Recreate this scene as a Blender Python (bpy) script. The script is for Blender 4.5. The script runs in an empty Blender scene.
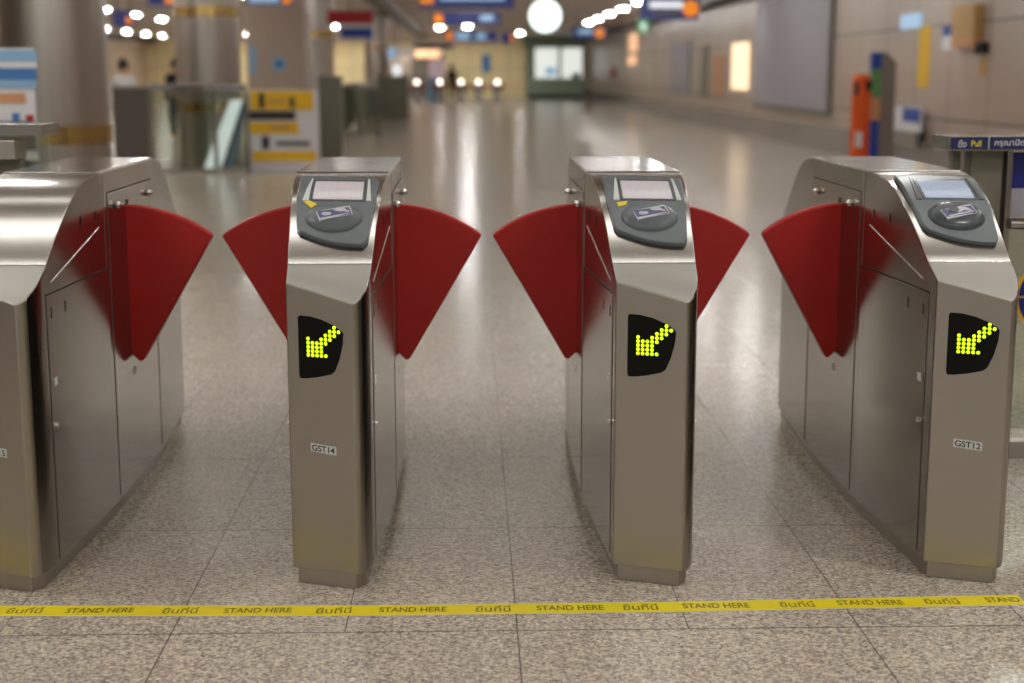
import bpy, bmesh, math, random
from mathutils import Vector, Matrix
random.seed(7)
C = bpy.context.scene.collection
sc = bpy.context.scene
PI = math.pi

# ------------------------------------------------------------------ camera
F, CH, VX, VY = 1500.0, 1.40, 469.0, 72.0
pitch = math.atan((341.5 - VY) / F)
_d = Vector(((VX - 512) / F, (341.5 - VY) / F, 1.0)).normalized()
yaw = -math.asin(_d.x)
fw = Vector((math.sin(yaw) * math.cos(pitch), math.cos(yaw) * math.cos(pitch), -math.sin(pitch)))
rt = Vector((math.cos(yaw), -math.sin(yaw), 0))
up = rt.cross(fw)
cam = bpy.data.objects.new('camera', bpy.data.cameras.new('camera'))
C.objects.link(cam)
M3 = Matrix((rt, up, -fw)).transposed()
cam.matrix_world = Matrix.Translation((0, 0, CH)) @ M3.to_4x4()
cam.data.sensor_width = 36
cam.data.lens = F * 36 / 1024
cam.data.clip_end = 300
cam.data.dof.use_dof = True
cam.data.dof.focus_distance = 4.15
cam.data.dof.aperture_fstop = 2.0
sc.camera = cam

# ------------------------------------------------------------------ world, exposure
w = bpy.data.worlds.new('world'); sc.world = w; w.use_nodes = True
w.node_tree.nodes['Background'].inputs[0].default_value = (1.0, 0.97, 0.88, 1)
w.node_tree.nodes['Background'].inputs[1].default_value = 0.26  # soft fill added through the open near end of the hall
sc.view_settings.view_transform = 'Standard'
sc.view_settings.look = 'None'
sc.view_settings.gamma = 1
sc.view_settings.exposure = 0.32
sc.view_settings.use_curve_mapping = False
LAMP = 90.0             # strength of the ceiling downlights
STRIP = 7.5             # strength of the linear ceiling lights over the gates and of the added ones


def at(px, py, Y):
    d = rt * ((px - 512) / F) + up * ((341.5 - py) / F) + fw
    return Vector((0, 0, CH)) + d * (Y / d.y)


def atx(px, py, X):
    d = rt * ((px - 512) / F) + up * ((341.5 - py) / F) + fw
    return Vector((0, 0, CH)) + d * (X / d.x)


# ------------------------------------------------------------------ materials
def srgb(r, g, b):
    def f(c):
        c /= 255.0
        return c / 12.92 if c < 0.04045 else ((c + 0.055) / 1.055) ** 2.4
    return (f(r), f(g), f(b), 1)


def mat(name, col, rough=0.5, metal=0.0, emit=None, estr=0.0, spec=0.5, coat=0.0, noise=None, trans=0.0, ior=1.45, bump=None, rvar=0.0):
    m = bpy.data.materials.new(name); m.use_nodes = True
    nt = m.node_tree; b = nt.nodes['Principled BSDF']
    b.inputs['Base Color'].default_value = col
    b.inputs['Roughness'].default_value = rough
    b.inputs['Metallic'].default_value = metal
    b.inputs['Specular IOR Level'].default_value = spec
    b.inputs['Coat Weight'].default_value = coat
    b.inputs['Transmission Weight'].default_value = trans
    b.inputs['IOR'].default_value = ior
    if emit:
        b.inputs['Emission Color'].default_value = emit
        b.inputs['Emission Strength'].default_value = estr
    tc = nt.nodes.new('ShaderNodeTexCoord'); mp = nt.nodes.new('ShaderNodeMapping')
    nz = nt.nodes.new('ShaderNodeTexNoise'); nt.links.new(tc.outputs['Object'], mp.inputs[0]); nt.links.new(mp.outputs[0], nz.inputs[0])
    sc_, amt, det = noise if noise else ((6, 6, 6), 0.05, 3)
    mp.inputs['Scale'].default_value = sc_
    nz.inputs['Scale'].default_value = 1.0
    nz.inputs['Detail'].default_value = det
    mr = nt.nodes.new('ShaderNodeMapRange'); mr.inputs[3].default_value = 1 - amt; mr.inputs[4].default_value = 1 + amt
    nt.links.new(nz.outputs[0], mr.inputs[0])
    mx = nt.nodes.new('ShaderNodeVectorMath'); mx.operation = 'SCALE'; mx.inputs[0].default_value = col[:3]
    nt.links.new(mr.outputs[0], mx.inputs['Scale']); nt.links.new(mx.outputs[0], b.inputs['Base Color'])
    if rvar:
        r2 = nt.nodes.new('ShaderNodeMapRange'); r2.inputs[3].default_value = rough - rvar; r2.inputs[4].default_value = rough + rvar
        nt.links.new(nz.outputs[0], r2.inputs[0]); nt.links.new(r2.outputs[0], b.inputs['Roughness'])
    if bump:
        bp = nt.nodes.new('ShaderNodeBump'); bp.inputs['Strength'].default_value = bump; bp.inputs['Distance'].default_value = 0.001
        nt.links.new(nz.outputs[0], bp.inputs['Height']); nt.links.new(bp.outputs[0], b.inputs['Normal'])
    return m


STEELC = (0.60, 0.565, 0.51, 1)
M = {}
M['steel'] = mat('brushed_steel', (0.425, 0.40, 0.36, 1), 0.30, 1.0, noise=((3, 3, 700), 0.05, 2), bump=0.12, rvar=0.04)
M['steel_top'] = mat('brushed_steel_hood', (0.40, 0.385, 0.36, 1), 0.18, 1.0, noise=((2, 60, 60), 0.012, 1), rvar=0.015)
M['steel_facet'] = mat('matt_steel_shelf', (0.33, 0.32, 0.295, 1), 0.40, 1.0, noise=((5, 5, 5), 0.03, 3))
M['steel_side'] = mat('satin_steel_side', (0.375, 0.352, 0.325, 1), 0.17, 1.0, noise=((1.5, 1.5, 1.5), 0.05, 4), rvar=0.04)
M['steel_plate'] = mat('polished_steel_plate', (0.395, 0.372, 0.35, 1), 0.14, 1.0, noise=((8, 8, 8), 0.04, 3))
M['plinth'] = mat('plinth_steel', (0.42, 0.39, 0.35, 1), 0.35, 1.0, noise=((30, 30, 2), 0.08, 3))
M['chrome'] = mat('chrome', (0.85, 0.84, 0.82, 1), 0.26, 1.0)
M['seam'] = mat('dark_seam', (0.03, 0.027, 0.025, 1), 0.6)
M['red'] = mat('red_flap_plastic', srgb(172, 24, 20), 0.40, noise=((3, 3, 3), 0.06, 2))
M['bezel'] = mat('grey_plastic', srgb(98, 106, 110), 0.32, noise=((40, 40, 40), 0.03, 2))
M['bezel_dark'] = mat('dark_grey_plastic', srgb(70, 76, 80), 0.28)
M['screen'] = mat('lit_display_screen', srgb(150, 150, 155), 0.15, emit=srgb(215, 200, 200), estr=0.30, noise=((120, 20, 20), 0.1, 2))
M['screen_cool'] = mat('cool_display_screen', srgb(130, 140, 155), 0.15, emit=srgb(165, 178, 200), estr=0.35, noise=((60, 20, 20), 0.15, 2))
M['pic_blue'] = mat('picture_blue', srgb(78, 82, 122), 0.35)
M['pic_white'] = mat('picture_white', srgb(190, 190, 198), 0.4)
M['black'] = mat('black_display', (0.006, 0.006, 0.005, 1), 0.35, spec=0.15)
M['led'] = mat('lit_led', srgb(190, 230, 20), 0.4, emit=(0.62, 0.95, 0.01, 1), estr=1.25)
M['sticker'] = mat('printed_plate', srgb(205, 212, 210), 0.4)
M['ink'] = mat('black_ink', srgb(45, 45, 44), 0.5)
M['yellow_tag'] = mat('yellow_tag', srgb(225, 205, 60), 0.5)
M['tape'] = mat('yellow_floor_tape', srgb(236, 218, 22), 0.45, noise=((9, 9, 9), 0.06, 4))
M['tape_edge'] = mat('tape_edge_white', srgb(215, 205, 160), 0.5)
M['tape_ink'] = mat('tape_lettering', srgb(104, 94, 22), 0.5)
M['wall'] = None
M['column'] = mat('column_steel', (0.44, 0.40, 0.36, 1), 0.28, 0.9, noise=((14, 14, 0.2), 0.14, 3))
M['gold'] = mat('gold_band', (0.58, 0.40, 0.15, 1), 0.2, 1.0, noise=((20, 20, 20), 0.2, 3))
M['navy'] = mat('navy_sign', srgb(28, 34, 84), 0.4)
M['navy_lit'] = mat('navy_lit_sign', srgb(38, 44, 92), 0.35, emit=srgb(48, 58, 120), estr=0.35)
M['orange_lit'] = mat('orange_lit_sign', srgb(225, 130, 30), 0.4, emit=srgb(235, 135, 25), estr=0.6)
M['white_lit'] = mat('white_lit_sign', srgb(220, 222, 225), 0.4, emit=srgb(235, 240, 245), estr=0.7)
M['paleblue_lit'] = mat('pale_blue_lit_sign', srgb(150, 180, 205), 0.4, emit=srgb(150, 185, 215), estr=0.5)
M['green_lit'] = mat('green_lit_sign', srgb(90, 160, 110), 0.4, emit=srgb(90, 165, 110), estr=0.6)
M['clock_lit'] = mat('clock_face', srgb(230, 245, 240), 0.4, emit=srgb(232, 250, 244), estr=1.5)
M['cream_lit'] = mat('cream_lightbox', srgb(250, 225, 185), 0.4, emit=srgb(255, 222, 180), estr=0.95)
M['peach_lit'] = mat('peach_lightbox', srgb(230, 180, 140), 0.4, emit=srgb(235, 178, 135), estr=0.75)
M['booth_lit'] = mat('booth_interior', srgb(205, 205, 198), 0.5, emit=srgb(218, 222, 215), estr=0.8)
M['ceil_lamp'] = mat('downlight_lens', (1, 1, 1, 1), 0.4, emit=(1.0, 0.985, 0.955, 1), estr=LAMP)
M['lamp_ring'] = mat('lamp_ring', srgb(210, 205, 198), 0.4)
M['dark_metal'] = mat('dark_beam', srgb(52, 46, 42), 0.5)
M['board_grey'] = mat('billboard_sheet', srgb(160, 157, 166), 0.5)
M['frame_grey'] = mat('grey_frame', srgb(112, 104, 95), 0.45)
M['panel_beige'] = mat('beige_cladding', srgb(178, 162, 148), 0.4)
M['white'] = mat('white_board', srgb(218, 218, 222), 0.5)
M['paleblue'] = mat('pale_blue_print', srgb(140, 178, 210), 0.5)
M['midblue'] = mat('mid_blue_print', srgb(70, 120, 180), 0.5)
M['blue'] = mat('blue_print', srgb(35, 72, 160), 0.5)
M['royal'] = mat('royal_blue_panel', srgb(10, 22, 112), 0.4)
M['yellow'] = mat('yellow_print', srgb(232, 184, 28), 0.5)
M['ochre'] = mat('ochre_box', srgb(188, 150, 92), 0.5)
M['redp'] = mat('red_print', srgb(170, 30, 38), 0.5)
M['orange'] = mat('orange_plastic', srgb(222, 86, 16), 0.38)
M['peach'] = mat('peach_print', srgb(205, 150, 110), 0.5)
M['greenp'] = mat('green_print', srgb(95, 150, 95), 0.5)
M['grey'] = mat('mid_grey_paint', srgb(128, 120, 112), 0.4)
M['olive'] = mat('olive_grey_panel', srgb(112, 110, 96), 0.35)
M['darkp'] = mat('dark_print', srgb(52, 50, 54), 0.5)
M['skin'] = mat('skin', srgb(196, 150, 122), 0.55)
M['hair'] = mat('dark_hair', srgb(22, 17, 15), 0.5)
M['shirt_w'] = mat('white_shirt', srgb(196, 196, 196), 0.8)
M['cloth_b'] = mat('black_cloth', srgb(18, 18, 22), 0.8)
M['infill'] = mat('dark_infill', srgb(92, 86, 80), 0.3)
M['green_booth'] = mat('pale_green_counter', srgb(165, 190, 170), 0.35)
M['green_dark'] = mat('grey_green_fascia', srgb(130, 148, 130), 0.45)


def glass_mat():
    m = bpy.data.materials.new('balustrade_glass'); m.use_nodes = True
    nt = m.node_tree; nt.nodes.clear()
    out = nt.nodes.new('ShaderNodeOutputMaterial')
    tr = nt.nodes.new('ShaderNodeBsdfTransparent'); tr.inputs[0].default_value = (0.80, 0.84, 0.79, 1)
    gl = nt.nodes.new('ShaderNodeBsdfGlossy'); gl.inputs['Roughness'].default_value = 0.03; gl.inputs[0].default_value = (0.9, 0.95, 0.9, 1)
    fr = nt.nodes.new('ShaderNodeFresnel'); fr.inputs[0].default_value = 1.6
    mx = nt.nodes.new('ShaderNodeMixShader')
    nt.links.new(fr.outputs[0], mx.inputs[0]); nt.links.new(tr.outputs[0], mx.inputs[1]); nt.links.new(gl.outputs[0], mx.inputs[2])
    nt.links.new(mx.outputs[0], out.inputs[0])
    return m


M['glass'] = glass_mat()


def floor_mat():
    m = bpy.data.materials.new('polished_granite'); m.use_nodes = True
    nt = m.node_tree; N = nt.nodes; L = nt.links
    b = N['Principled BSDF']
    tc = N.new('ShaderNodeTexCoord')

    def noise(scale, detail=2, rough=0.5):
        n = N.new('ShaderNodeTexNoise'); n.inputs['Scale'].default_value = scale; n.inputs['Detail'].default_value = detail
        n.inputs['Roughness'].default_value = rough; L.new(tc.outputs['Object'], n.inputs[0]); return n

    def ramp(src, stops):
        r = N.new('ShaderNodeValToRGB'); L.new(src, r.inputs[0])
        while len(r.color_ramp.elements) < len(stops): r.color_ramp.elements.new(0.5)
        for e, (p, c) in zip(r.color_ramp.elements, stops): e.position = p; e.color = c
        return r
    vo = N.new('ShaderNodeTexVoronoi'); vo.inputs['Scale'].default_value = 150; L.new(tc.outputs['Object'], vo.inputs[0])
    sep = N.new('ShaderNodeSeparateColor'); L.new(vo.outputs['Color'], sep.inputs[0])
    r1 = ramp(sep.outputs[0], [(0.0, srgb(132, 125, 118)), (0.22, srgb(160, 153, 145)), (0.5, srgb(190, 182, 168)), (0.78, srgb(208, 199, 183)), (1.0, srgb(226, 217, 201))])
    n2 = noise(48, 3, 0.6)
    r2 = ramp(n2.outputs[0], [(0.36, (0.80, 0.79, 0.80, 1)), (0.62, (1.10, 1.07, 1.02, 1))])
    mx = N.new('ShaderNodeMix'); mx.data_type = 'RGBA'; mx.blend_type = 'MULTIPLY'; mx.inputs[0].default_value = 1
    L.new(r1.outputs[0], mx.inputs[6]); L.new(r2.outputs[0], mx.inputs[7])
    n3 = noise(1.6, 4, 0.6)
    r3 = ramp(n3.outputs[0], [(0.3, (0.92, 0.92, 0.93, 1)), (0.7, (1.05, 1.04, 1.02, 1))])
    mx2 = N.new('ShaderNodeMix'); mx2.data_type = 'RGBA'; mx2.blend_type = 'MULTIPLY'; mx2.inputs[0].default_value = 1
    L.new(mx.outputs[2], mx2.inputs[6]); L.new(r3.outputs[0], mx2.inputs[7])
    # joints: narrow slabs past the entry row, double width slabs before it
    sx = N.new('ShaderNodeSeparateXYZ'); L.new(tc.outputs['Object'], sx.inputs[0])

    def math_(op, a, b_=None):
        n = N.new('ShaderNodeMath'); n.operation = op
        for i, v in enumerate((a, b_)):
            if v is None: continue
            if isinstance(v, (int, float)): n.inputs[i].default_value = v
            else: L.new(v, n.inputs[i])
        return n.outputs[0]

    def joint(coord, off, per, wid):
        t = math_('DIVIDE', math_('SUBTRACT', coord, off), per)
        t = math_('FRACT', math_('ADD', t, 0.5))
        t = math_('ABSOLUTE', math_('SUBTRACT', t, 0.5))
        return math_('LESS_THAN', t, wid / per / 2)
    jn = joint(sx.outputs[0], 0.116, 0.4385, 0.0035)
    jw = joint(sx.outputs[0], 0.116, 0.877, 0.0045)
    far = math_('GREATER_THAN', sx.outputs[1], 3.628)
    jx = math_('MAXIMUM', math_('MULTIPLY', jn, far), jw)
    jy = joint(sx.outputs[1], 3.628, 0.876, 0.006)
    j = math_('MAXIMUM', jx, jy)
    mx3 = N.new('ShaderNodeMix'); mx3.data_type = 'RGBA'
    L.new(math_('MULTIPLY', j, 0.75), mx3.inputs[0]); L.new(mx2.outputs[2], mx3.inputs[6]); mx3.inputs[7].default_value = srgb(70, 64, 58)
    L.new(mx3.outputs[2], b.inputs['Base Color'])
    n4 = noise(2.5, 3, 0.6)
    mr = N.new('ShaderNodeMapRange'); mr.inputs[3].default_value = 0.17; mr.inputs[4].default_value = 0.24
    L.new(n4.outputs[0], mr.inputs[0]); L.new(mr.outputs[0], b.inputs['Roughness'])
    b.inputs['IOR'].default_value = 1.55
    bp = N.new('ShaderNodeBump'); bp.inputs['Strength'].default_value = 0.05; bp.inputs['Distance'].default_value = 0.0006
    L.new(sep.outputs[0], bp.inputs['Height']); L.new(bp.outputs[0], b.inputs['Normal'])
    return m


def panel_mat(name, col, bw, bh, seam, off=0.0, axis='YZ', rough=0.35, var=0.05, wid=0.015):
    m = bpy.data.materials.new(name); m.use_nodes = True
    nt = m.node_tree; N = nt.nodes; L = nt.links; b = N['Principled BSDF']
    tc = N.new('ShaderNodeTexCoord'); sx = N.new('ShaderNodeSeparateXYZ'); L.new(tc.outputs['Object'], sx.inputs[0])
    cb = N.new('ShaderNodeCombineXYZ')
    ix = {'X': 0, 'Y': 1, 'Z': 2}
    L.new(sx.outputs[ix[axis[0]]], cb.inputs[0]); mo = N.new('ShaderNodeMath'); mo.operation = 'SUBTRACT'; mo.inputs[1].default_value = off; L.new(sx.outputs[ix[axis[1]]], mo.inputs[0]); L.new(mo.outputs[0], cb.inputs[1])
    br = N.new('ShaderNodeTexBrick'); L.new(cb.outputs[0], br.inputs[0])
    br.offset = 0; br.inputs['Scale'].default_value = 1
    br.inputs['Brick Width'].default_value = bw; br.inputs['Row Height'].default_value = bh
    br.inputs['Mortar Size'].default_value = wid; br.inputs['Mortar Smooth'].default_value = 0.1
    c1 = tuple(c * (1 + var) for c in col[:3]) + (1,); c2 = tuple(c * (1 - var) for c in col[:3]) + (1,)
    br.inputs['Color1'].default_value = c1; br.inputs['Color2'].default_value = c2; br.inputs['Mortar'].default_value = seam
    L.new(br.outputs[0], b.inputs['Base Color']); b.inputs['Roughness'].default_value = rough
    return m


M['floor'] = floor_mat()
M['wall_r'] = panel_mat('wall_panels', srgb(178, 161, 148), 1.55, 1.25, srgb(95, 84, 76), off=0.77)
M['wall_l'] = panel_mat('wall_panels_left', srgb(192, 172, 150), 1.8, 1.3, srgb(120, 105, 92))
M['wall_f'] = panel_mat('wall_panels_far', srgb(240, 222, 172), 2.2, 1.6, srgb(150, 130, 95), axis='XZ')
M['ceil'] = panel_mat('ceiling_panels', srgb(222, 208, 196), 1.2, 1.2, srgb(120, 108, 100), axis='XY', rough=0.45)
M['base'] = mat('granite_base', srgb(128, 118, 112), 0.22, noise=((60, 60, 60), 0.2, 3))


# ------------------------------------------------------------------ mesh helpers
def new_obj(name, bm, m, parent=None, smooth=False, bevel=0.0, segs=2, angle=30, kind=None):
    bmesh.ops.recalc_face_normals(bm, faces=bm.faces[:])
    me = bpy.data.meshes.new(name); bm.to_mesh(me); bm.free()
    ms = m if isinstance(m, (list, tuple)) else [m]
    for x in ms: me.materials.append(x)
    if smooth or bevel:
        for p in me.polygons: p.use_smooth = True
        me.set_sharp_from_angle(angle=math.radians(angle))
    o = bpy.data.objects.new(name, me); C.objects.link(o)
    if parent: o.parent = parent
    if bevel:
        bv = o.modifiers.new('bevel', 'BEVEL'); bv.width = bevel; bv.segments = segs; bv.limit_method = 'ANGLE'
        bv.angle_limit = math.radians(angle); bv.harden_normals = True
    if kind: o['kind'] = kind
    return o


def box(bm, x0, x1, y0, y1, z0, z1):
    vs = [bm.verts.new(p) for p in ((x0, y0, z0), (x1, y0, z0), (x1, y1, z0), (x0, y1, z0), (x0, y0, z1), (x1, y0, z1), (x1, y1, z1), (x0, y1, z1))]
    for f in ((0, 3, 2, 1), (4, 5, 6, 7), (0, 1, 5, 4), (1, 2, 6, 5), (2, 3, 7, 6), (3, 0, 4, 7)): bm.faces.new([vs[i] for i in f])
    return vs


def bx(*a):
    bm = bmesh.new(); box(bm, *a); return bm


def cyl(bm, p0, p1, r0, r1=None, n=20):
    r1 = r0 if r1 is None else r1
    p0 = Vector(p0); p1 = Vector(p1); d = (p1 - p0).normalized()
    a = d.orthogonal().normalized(); b = d.cross(a)
    A = []; B = []
    for i in range(n):
        t = 2 * PI * i / n; v = a * math.cos(t) + b * math.sin(t)
        A.append(bm.verts.new(p0 + v * r0)); B.append(bm.verts.new(p1 + v * r1))
    for i in range(n):
        j = (i + 1) % n; bm.faces.new((A[i], A[j], B[j], B[i]))
    bm.faces.new(A[::-1]); bm.faces.new(B)


def cy(*a, **k):
    bm = bmesh.new(); cyl(bm, *a, **k); return bm


def prism(pts, ext):
    """solid from a planar 3-D polygon pushed along ext"""
    bm = bmesh.new(); ext = Vector(ext)
    A = [bm.verts.new(p) for p in pts]; B = [bm.verts.new(Vector(p) + ext) for p in pts]
    n = len(pts)
    bm.faces.new(A[::-1]); bm.faces.new(B)
    for i in range(n): bm.faces.new((A[i], A[(i + 1) % n], B[(i + 1) % n], B[i]))
    return bm


def tag(o, label=None, cat=None, group=None, kind=None):
    if label: o['label'] = label
    if cat: o['category'] = cat
    if group: o['group'] = group
    if kind: o['kind'] = kind
    return o


def thing(name, label, cat, loc=(0, 0, 0), rz=0, group=None):
    o = bpy.data.objects.new(name, None); C.objects.link(o); o.location = loc; o.rotation_euler = (0, 0, rz)
    o.empty_display_size = 0.1
    return tag(o, label, cat, group)


def children(o): return [c for c in C.objects if c.parent == o]


def copy_tree(o, parent=None):
    c = o.copy(); C.objects.link(c); c.parent = parent
    for ch in children(o): copy_tree(ch, c)
    return c


def text_bm(s, width, height, depth=0.0):
    """lettering as mesh centred on the origin in the XY plane"""
    cu = bpy.data.curves.new('t', 'FONT'); cu.body = s; cu.align_x = 'CENTER'; cu.align_y = 'CENTER'; cu.size = 1; cu.offset = 0.016 if s.isascii() else 0.006
    o = bpy.data.objects.new('t', cu); C.objects.link(o)
    dg = bpy.context.evaluated_depsgraph_get(); dg.update()
    me = bpy.data.meshes.new_from_object(o.evaluated_get(dg))
    bm = bmesh.new(); bm.from_mesh(me)
    bpy.data.objects.remove(o); bpy.data.curves.remove(cu); bpy.data.meshes.remove(me)
    if not bm.verts: return bm
    xs = [v.co.x for v in bm.verts]; ys = [v.co.y for v in bm.verts]
    cx = (min(xs) + max(xs)) / 2; cyy = (min(ys) + max(ys)) / 2; sx = width / (max(xs) - min(xs)); sy = height / (max(ys) - min(ys))
    for v in bm.verts: v.co = Vector(((v.co.x - cx) * sx, (v.co.y - cyy) * sy, 0))
    return bm


def xf(bm, mtx):
    bmesh.ops.transform(bm, matrix=mtx, verts=bm.verts[:]); return bm


def frame_mtx(o, ex, ey):
    ex = Vector(ex).normalized(); ey = Vector(ey).normalized(); ez = ex.cross(ey).normalized()
    m = Matrix((ex, ey, ez)).transposed().to_4x4(); m.translation = Vector(o); return m


# ------------------------------------------------------------------ the setting
XR, XL, YN, YF, ZC = 6.4, -18.0, -9.0, 86.0, 3.3
def struct(name, bm, m, parent=None, **k):
    return new_obj(name, bm, m, parent, kind='structure', **k)

struct('floor', bx(XL - 0.2, XR + 0.2, YN - 0.2, YF + 0.2, -0.2, 0.0), M['floor'])
struct('ceiling', bx(XL - 0.2, XR + 0.2, YN - 0.2, YF + 0.2, ZC, ZC + 0.2), M['ceil'])
struct('wall_right', bx(XR, XR + 0.2, YN, YF, 0, ZC), M['wall_r'])
struct('wall_left', bx(XL - 0.2, XL, YN, YF, 0, ZC), M['wall_l'])
struct('wall_far', bx(XL, XR, YF, YF + 0.2, 0, ZC), M['wall_f'])
struct('baseboard_right', bx(XR - 0.06, XR, YN, YF, 0, 0.45), M['base'])
struct('trim_1', bx(XR - 0.45, XR, YN, YF, 3.06, ZC), M['dark_metal'])
struct('trim_2', bx(XL, XL + 0.5, YN, YF, 3.02, ZC), M['dark_metal'])
struct('trim_3', bx(-2.55, -2.15, 16, YF, 3.12, ZC), M['frame_grey'])
struct('trim_4', bx(XL + 2, 3.0, YF - 5.2, YF - 5.0, 2.95, ZC), M['ceil'])  # bulkhead added to hide the strip that washes the far wall
struct('door_1', bx(4.95, 6.2, YF - 0.06, YF, 0, 2.6), M['grey'])

# ------------------------------------------------------------------ ticket gates
HEAD = [(-0.92, 0.883), (-0.813, 0.957), (-0.689, 1.031), (-0.562, 1.078), (-0.40, 1.098)]


def head_z(y):
    y = -abs(y)
    if y >= -0.40: return 1.098
    P = HEAD
    for i in range(len(P) - 1):
        if P[i][0] <= y <= P[i + 1][0] + 1e-9:
            p1, p2 = P[i], P[i + 1]
            p0 = P[i - 1] if i else (2 * p1[0] - p2[0], 2 * p1[1] - p2[1] - 0.004)
            p3 = P[i + 2] if i + 2 < len(P) else (-0.24, 1.098)
            t = (y - p1[0]) / (p2[0] - p1[0])
            m1 = (p2[1] - p0[1]) / (p2[0] - p0[0]) * (p2[0] - p1[0]); m2 = (p3[1] - p1[1]) / (p3[0] - p1[0]) * (p2[0] - p1[0])
            return (2 * t**3 - 3 * t * t + 1) * p1[1] + (t**3 - 2 * t * t + t) * m1 + (-2 * t**3 + 3 * t * t) * p2[1] + (t**3 - t * t) * m2
    return P[0][1] + (y - P[0][0]) * 0.8


HW = 0.145
def lx(y):   # left flank of the front half
    return -HW if y > -0.35 else -HW + (-(y) - 0.35) * (HW - 0.111) / 0.57
def rx(y):
    return HW if y > -0.35 else HW - (-(y) - 0.35) * (HW - 0.119) / 0.57


def flank(y, side):
    if y <= 0: return lx(y) if side < 0 else rx(y)
    return -rx(-y) if side < 0 else -lx(-y)


def cabinet_bm():
    st = []
    L0 = Vector((-0.108, -0.995, 0.844)); D = Vector((-0.111, -0.92, 0.883))
    R = [(0.075, -1.065, 0.796), (0.086, -1.056, 0.800), (0.098, -1.040, 0.810), (0.108, -1.018, 0.826), (0.115, -0.990, 0.845), (0.118, -0.957, 0.864), (0.119, -0.92, 0.883)]
    for i, r in enumerate(R):
        t = i / (len(R) - 1); st.append((L0.lerp(D, t), Vector(r)))
    ys = [-0.92 + 0.52 * i / 16 for i in range(1, 17)] + [-0.35, -0.15, 0.0]
    for y in ys: st.append((Vector((lx(y), y, head_z(y))), Vector((rx(y), y, head_z(y)))))
    back = [(Vector((-r.x, -r.y, r.z)), Vector((-l.x, -l.y, l.z))) for l, r in st[:-1]][::-1]
    st += back
    bm = bmesh.new(); ring = []
    for l, r in st:
        ring.append([bm.verts.new(p) for p in (l, r, (r.x, r.y, 0.046), (l.x, l.y, 0.046))])
    for a, b in zip(ring[:-1], ring[1:]):
        for k in range(4):
            bm.faces.new((a[k], a[(k + 1) % 4], b[(k + 1) % 4], b[k]))
    bm.faces.new(ring[0]); bm.faces.new(ring[-1][::-1])
    bmesh.ops.recalc_face_normals(bm, faces=bm.faces[:])
    for f in bm.faces:
        if f.normal.z > 0.3: f.material_index = 1 if abs(f.calc_center_median().y) < 0.92 else 3
        elif abs(f.normal.x) > 0.9: f.material_index = 2
    return bm


def side_plate(side, y0, y1, z0, z1, off, n=6, ztop=None):
    """thin plate hugging the flank between y0..y1"""
    bm = bmesh.new(); rows = []
    ys = sorted(set([y0, y1] + [v for v in (-0.35, 0.35) if y0 < v < y1]))
    for y in ys:
        x = flank(y, side); o = side * off
        rows.append([bm.verts.new(p) for p in ((x - side * 0.004, y, z0), (x + o, y, z0), (x + o, y, z1), (x - side * 0.004, y, z1))])
    for a, b in zip(rows[:-1], rows[1:]):
        for k in range(4): bm.faces.new((a[k], a[(k + 1) % 4], b[(k + 1) % 4], b[k]))
    bm.faces.new(rows[0]); bm.faces.new(rows[-1][::-1])
    return bm


def flap_bm(side, reach=1.025):
    # outline in (outward, height)
    pts = [(-0.012, 0.972), (0.02, 0.9725)]
    A, B, Cc = (0.02, 0.9725), (0.155, 0.942), (0.274, 0.874)
    for i in range(1, 13):
        t = i / 12
        q = [(1 - t)**2 * a + 2 * t * (1 - t) * b + t * t * c for a, b, c in zip(A, (0.168, 0.957), Cc)]
        pts.append(tuple(q))
    pts += [(0.273, 0.866), (0.040, 0.458), (0.032, 0.452), (0.024, 0.454), (-0.012, 0.492)]
    x0 = side * HW
    return prism([(x0 + side * u * reach, -0.07, z) for u, z in pts], (0, 0.045, 0))


FA = Vector((-0.108, -0.995, 0)); FB = Vector((0.075, -1.065, 0)); FU = (FB - FA).normalized(); FN = Vector((FU.y, -FU.x, 0))
if FN.y > 0: FN = -FN


def facept(u, z, off=0.0):
    """point on the slanted front face, u metres right of its left edge"""
    p = FA + FU * u + FN * off; return Vector((p.x, p.y, z))


def surf_patch(rows, off, thick):
    """closed slab following the hood; rows of (x,y) points"""
    bm = bmesh.new(); top = []; bot = []
    for r in rows:
        tr = []; br = []
        for x, y in r:
            h = 0.002; n = Vector((0, -(head_z(y + h) - head_z(y - h)) / (2 * h), 1)).normalized()
            p = Vector((x, y, head_z(y)))
            tr.append(bm.verts.new(p + n * off)); br.append(bm.verts.new(p + n * (off - thick)))
        top.append(tr); bot.append(br)
    nr = len(rows); nc = len(rows[0])
    for i in range(nr - 1):
        for j in range(nc - 1):
            bm.faces.new((top[i][j], top[i][j + 1], top[i + 1][j + 1], top[i + 1][j]))
            bm.faces.new((bot[i][j], bot[i + 1][j], bot[i + 1][j + 1], bot[i][j + 1]))
    for i in range(nr - 1):
        bm.faces.new((top[i][0], top[i + 1][0], bot[i + 1][0], bot[i][0])); bm.faces.new((top[i][-1], bot[i][-1], bot[i + 1][-1], top[i + 1][-1]))
    for j in range(nc - 1):
        bm.faces.new((top[0][j], bot[0][j], bot[0][j + 1], top[0][j + 1])); bm.faces.new((top[-1][j], top[-1][j + 1], bot[-1][j + 1], bot[-1][j]))
    return bm


def quad_patch(tl, tr, br, bl, off, thick, n=8, m_=2):
    rows = []
    for i in range(n + 1):
        t = i / n; a = Vector(tl).lerp(Vector(bl), t); b = Vector(tr).lerp(Vector(br), t)
        rows.append([tuple(a.lerp(b, j / m_)) for j in range(m_ + 1)])
    return surf_patch(rows, off, thick)


def interp(P, t):
    for (a, va), (b, vb) in zip(P[:-1], P[1:]):
        if a <= t <= b: return va + (vb - va) * (t - a) / (b - a)
    return P[-1][1]


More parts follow.
